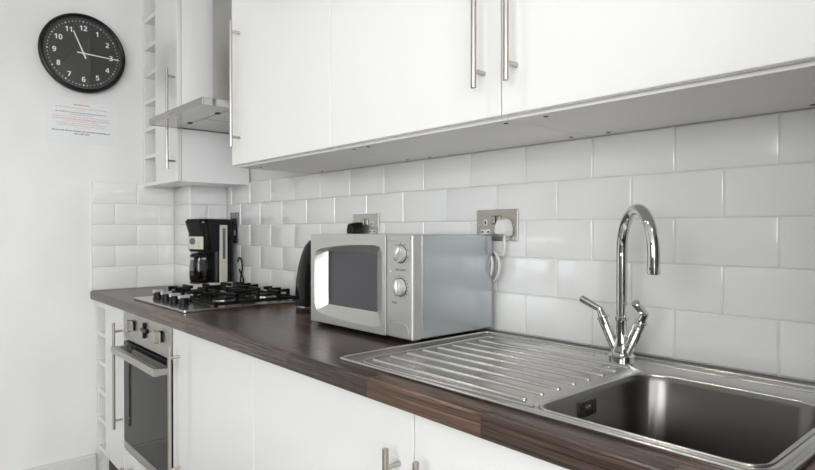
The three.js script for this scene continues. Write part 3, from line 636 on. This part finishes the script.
  mesh('panel_bead', tube([V(ax0, yb + 0.228, -0.0022), V(ax1 - 0.03, yb + 0.226, -0.0022), V(ax1 - 0.009, yb + 0.215, -0.0022), V(ax1, yb + 0.19, -0.0022), V(ax1, yb + 0.1, -0.0022), V(ax1, yb + 0.02, -0.0022)], 0.0012, 70, 8), M.silver, cp);
  mesh('open_button', extrude((() => { const s = new THREE.Shape(); s.moveTo(ax0, yb + 0.003); s.lineTo(ax1 - 0.003, yb + 0.003); s.lineTo(ax1 - 0.004, yb + 0.016); s.quadraticCurveTo((ax1 - 0.006), yb + 0.039, ax1 - 0.03, yb + 0.040); s.lineTo(ax0 + 0.02, yb + 0.039); s.quadraticCurveTo(ax0 + 0.002, yb + 0.037, ax0, yb + 0.018); s.closePath(); return s; })(), 0.0012, 0.0008).translate(0, 0, -0.0026), M.silver, cp);
  for (const [kx, ky, big] of [[...k1, 1], [...k2, 0]]) {
    const X = sx + 0.010 + kx, Y = yb + 0.044 + ky;
    const k = mesh('dial', lathe([[0, 0], [0.0215, 0], [0.021, 0.006], [0.019, 0.010], [0, 0.011]], 36, 0.6).rotateX(Math.PI / 2), M.silverKnob, t); k.position.set(X, Y, -0.0013);
    mesh('grip', new THREE.SphereGeometry(1, 24, 16).scale(0.0085, 0.0195, 0.012).rotateZ(big ? -0.45 : 0.05).translate(0, 0, 0.010), M.silverKnob, k);
    mesh('dial_gap', lathe([[0.0215, 0.0], [0.0235, 0.0], [0.0235, 0.0008], [0.0215, 0.0008]], 36).rotateX(Math.PI / 2), M.dark, k);
  }
  mesh('maker_mark', [box(sx + 0.010, sx + 0.014, yb + 0.238, yb + 0.247, -0.0017, -0.0009, 0.0003), box(sx + 0.0155, sx + 0.045, yb + 0.2415, yb + 0.2440, -0.0017, -0.0011, 0.0003)], M.brushed, t);
  const li = mesh('indicator', lathe([[0, 0], [0.003, 0], [0.002, 0.0015], [0, 0.0018]], 14).rotateX(Math.PI / 2), M.whitePlastic, t); li.position.set(sx + 0.018, yb + 0.166, -0.0016);
}

// ------------------------------------------------------------------ sockets, plugs, switch
function socket(x0, y0, label) {
  const t = thing('double_socket', label, 'socket', [x0, y0, 0.0005], 0, 'double sockets on the tiled wall');
  const w = 0.148, h = 0.088;
  mesh('plate', box(0, w, 0, h, 0, 0.0065, 0.0022, 3), M.plate, t);
  for (const cx of [0.034, w - 0.034]) {
    const i = mesh('socket_insert', [box(cx - 0.0065, cx + 0.0065, 0.043, 0.060, 0.004, 0.0072, 0.001), box(cx - 0.0165, cx + 0.0165, 0.018, 0.032, 0.004, 0.0072, 0.001)], M.whitePlastic, t);
    mesh('pin_hole', [box(cx - 0.0025, cx + 0.0025, 0.0465, 0.0565, 0.0065, 0.0076, 0), box(cx - 0.0145, cx - 0.0075, 0.0225, 0.0275, 0.0065, 0.0076, 0), box(cx + 0.0075, cx + 0.0145, 0.0225, 0.0275, 0.0065, 0.0076, 0)], M.dark, i);
  }
  for (const cx of [w / 2 - 0.010, w / 2 + 0.010]) mesh('switch_rocker', box(cx - 0.0065, cx + 0.0065, 0.048, 0.069, 0.005, 0.0115, 0.0015, 2), M.steelHandle, t);
  mesh('rocker_surround', box(w / 2 - 0.0185, w / 2 + 0.0185, 0.0465, 0.0705, 0.005, 0.0072, 0.0005), M.dark, t);
  for (const cx of [0.011, w - 0.011]) mesh('screw', lathe([[0, 0], [0.0035, 0], [0.003, 0.001], [0, 0.001]], 14).rotateX(Math.PI / 2).translate(cx, 0.044, 0.0065), M.chrome, t);
  return t;
}
socket(1.287, 1.184, 'brushed steel double socket partly hidden behind the microwave, black plug in it');
socket(1.889, 1.184, 'brushed steel double socket right of the microwave with a white plug in it');
function plug(name, label, cx, cy, mat, d) {
  const t = thing(name, label, 'plug', [cx, cy, 0.0085]);
  const p = [[-0.018, -0.023], [0.018, -0.023], [0.0225, -0.013], [0.022, 0.0], [0.017, 0.016], [0.010, 0.024], [-0.010, 0.024], [-0.017, 0.016], [-0.022, 0.0], [-0.0225, -0.013]];
  const c = new THREE.CatmullRomCurve3(p.map(([a, b]) => V(a, b, 0)), true, 'catmullrom', 0.3).getPoints(40).slice(0, 40);
  const R = (s, z) => c.map((v) => [v.x * s, v.y * s, z]);
  mesh('casing', loft([R(0.97, 0), R(1, 0.002), R(1, 0.012), R(0.9, d * 0.6), R(0.82, d - 0.003), R(0.72, d)], [0, 0, d], 0.7), mat, t);
  return t;
}
plug('black_plug', 'black three-pin plug pushed into the socket behind the microwave', 1.325, 1.218, M.black, 0.042);
const wp = plug('white_plug', 'white three-pin plug in the socket right of the microwave', 2.001, 1.222, M.whitePlastic, 0.032);
{
  const t = thing('white_power_lead', 'white power lead looping from the plug behind the microwave', 'power lead', [2.0, 1.2, 0.02]);
  part('lead', tube([V(2.003, 1.201, 0.020), V(2.004, 1.185, 0.022), V(2.005, 1.162, 0.022), V(1.998, 1.146, 0.020), V(1.982, 1.145, 0.016), V(1.960, 1.150, 0.012), V(1.935, 1.152, 0.010)], 0.0048, 80, 12), M.whiteCord, t);
  part('lead_loop', tube([V(1.945, 1.160, 0.014), V(1.975, 1.150, 0.024), V(1.992, 1.128, 0.030), V(1.991, 1.102, 0.030), V(1.978, 1.080, 0.026), V(1.950, 1.072, 0.018), V(1.93, 1.085, 0.012)], 0.0040, 80, 12), M.whiteCord, t);
  part('lead_loop', tube([V(1.950, 1.152, 0.030), V(1.970, 1.138, 0.036), V(1.974, 1.112, 0.038), V(1.966, 1.088, 0.036), V(1.945, 1.075, 0.030)], 0.0040, 70, 12), M.whiteCord, t);
}
{
  const t = thing('cooker_switch', 'dark nickel cooker switch plate on the wall behind the coffee maker', 'switch', [0.256, 1.153, 0.0005]);
  mesh('plate', box(0, 0.088, 0, 0.148, 0, 0.0065, 0.0022, 3), M.nickel, t);
  mesh('rocker', box(0.026, 0.062, 0.088, 0.118, 0.005, 0.011, 0.0015, 2), M.black, t);
  mesh('indicator_window', box(0.034, 0.058, 0.034, 0.062, 0.005, 0.0078, 0.001), M.silverKnob, t);
}

// ------------------------------------------------------------------ clock
{
  const R = 0.179, t = thing('wall_clock', 'round black wall clock with white numerals on the white end wall', 'clock', [-0.0065, 2.024, 0.606]);
  const turnX = (g) => g.rotateZ(-Math.PI / 2);     // lathe axis y -> +x
  mesh('case', turnX(lathe([[0, 0], [R - 0.014, 0], [R - 0.004, 0.006], [R, 0.020], [R, 0.036], [R - 0.003, 0.042], [R - 0.010, 0.044], [R - 0.016, 0.041], [R - 0.019, 0.030], [0, 0.030]], 96, 0.5)), M.black, t);
  const S = 1024, cv = document.createElement('canvas'); cv.width = cv.height = S; const c = cv.getContext('2d');
  c.fillStyle = '#2b2b2b'; c.fillRect(0, 0, S, S); c.fillStyle = '#eeeeee'; c.textAlign = 'center'; c.textBaseline = 'middle'; c.font = '600 100px sans-serif';
  for (let i = 1; i <= 12; i++) { const a = i * Math.PI / 6; c.fillText(String(i), S / 2 + Math.sin(a) * 372, S / 2 - Math.cos(a) * 372 + 4); }
  for (let i = 0; i < 60; i++) { const a = i * Math.PI / 30; c.beginPath(); c.arc(S / 2 + Math.sin(a) * 462, S / 2 - Math.cos(a) * 462, i % 5 ? 6 : 10, 0, 7); c.fill(); }
  const ct = new THREE.CanvasTexture(cv); ct.colorSpace = THREE.SRGBColorSpace;
  mesh('dial', new THREE.CircleGeometry(R - 0.0185, 72).rotateY(Math.PI / 2).translate(0.0306, 0, 0), std({ map: ct, roughness: 0.55 }), t);
  const hand = (name, deg, len, tail, w, x) => {
    const s = new THREE.Shape(); s.moveTo(-w, -tail); s.lineTo(w, -tail); s.lineTo(w * 0.75, len); s.lineTo(-w * 0.75, len); s.closePath();
    mesh(name, extrude(s, 0.0006, 0.0002, 1).rotateZ(-deg * Math.PI / 180).rotateY(Math.PI / 2).translate(x, 0, 0), M.whiteMark, t);
  };
  hand('hour_hand', 337, 0.104, 0.024, 0.0032, 0.0330); hand('minute_hand', 92, 0.150, 0.026, 0.0026, 0.0350);
  mesh('hub', turnX(lathe([[0, 0.0306], [0.005, 0.0306], [0.005, 0.0365], [0, 0.0368]], 20)), M.whiteMark, t);
  mesh('glass', new THREE.CircleGeometry(R - 0.015, 72).rotateY(Math.PI / 2).translate(0.0405, 0, 0), M.glass, t);
}

// ------------------------------------------------------------------ notice
{
  const w = 0.282, h = 0.206, cv = document.createElement('canvas'); cv.width = 1024; cv.height = 748; const c = cv.getContext('2d');
  c.fillStyle = '#eceef0'; c.fillRect(0, 0, 1024, 748); c.textAlign = 'center'; c.textBaseline = 'middle';
  const L = [
    [95, 34, 'bold', '#e0763f', 'INFORMATION'],
    [150, 25, '', '#d9806f', 'Welcome and thank you for staying with us, please read the following'],
    [186, 22, '', '#dfa294', 'information'],
    [228, 27, 'bold', '#5d6b68', 'We would like to remind all guests that the apartment is for'],
    [262, 24, '', '#6f7d79', 'residential guests only at all times'],
    [304, 27, '', '#d98579', 'Please ensure that all rubbish is placed in the bins provided and not left'],
    [340, 27, 'bold', '#d97f66', 'outside. Please do not make any noise after 10 pm as this building'],
    [376, 25, '', '#dc8a70', 'is shared with other residents and neighbours'],
    [416, 24, '', '#9a9b98', 'The heating and hot water controls are found in the hallway cupboard'],
    [450, 24, '', '#b19b98', 'and should be left switched on during your stay with us at all times'],
    [482, 22, '', '#d7a79b', 'thank you for your help'],
    [540, 34, 'bold', '#2e2e2e', 'Please note: All the windows are currently cleaned by our'],
    [584, 34, 'bold', '#2e2e2e', 'own staff daily']];
  for (const [y, px, wt, col, s] of L) { c.font = `${wt} ${px}px sans-serif`; c.fillStyle = col; c.fillText(s, 512, y, 880); }
  const ct = new THREE.CanvasTexture(cv); ct.colorSpace = THREE.SRGBColorSpace;
  const t = thing('paper_notice', 'white paper notice with red and black printed lines below the clock', 'notice', [-0.0068, 1.612, 0.608]);
  mesh('sheet', box(0, 0.0006, 0, h, -w / 2, w / 2, 0), std({ color: lin(0.78, 0.78, 0.78), roughness: 0.4 }), t);
  mesh('print', new THREE.PlaneGeometry(w - 0.002, h - 0.002).rotateY(Math.PI / 2).translate(0.0009, h / 2, 0), std({ map: ct, roughness: 0.35, color: lin(0.9, 0.9, 0.9) }), t);
}

// ------------------------------------------------------------------ ceiling lamps
[[0.9, 0.95], [2.0, 0.95], [3.1, 0.95]].forEach(([x, z], i) => {
  const lab = ['ceiling spotlight nearest the end wall over the hob side', 'ceiling spotlight in front of the microwave', 'ceiling spotlight in front of the sink'][i];
  const t = thing('ceiling_spotlight', lab, 'lamp', [x, ROOM.y - 0.004, z], 0, 'recessed ceiling spotlights');
  mesh('trim_ring', lathe([[0.038, 0.0035], [0.05, 0.0035], [0.05, 0.001], [0.044, -0.003], [0.038, -0.001]], 32), M.chrome, t);
  mesh('lamp_lens', lathe([[0, 0.003], [0.0385, 0.003], [0.0385, 0.0005], [0, 0.0]], 28), M.lampGlow, t);
  const l = new THREE.SpotLight(new THREE.Color(1, 0.94, 0.85), 1.6, 0, 1.15, 0.6, 2);
  l.position.set(x, ROOM.y - 0.012, z); l.target.position.set(x, 0, z); l.castShadow = true; l.shadow.radius = 3.5;
  scene.add(l, l.target);
});

renderer.render(scene, camera);
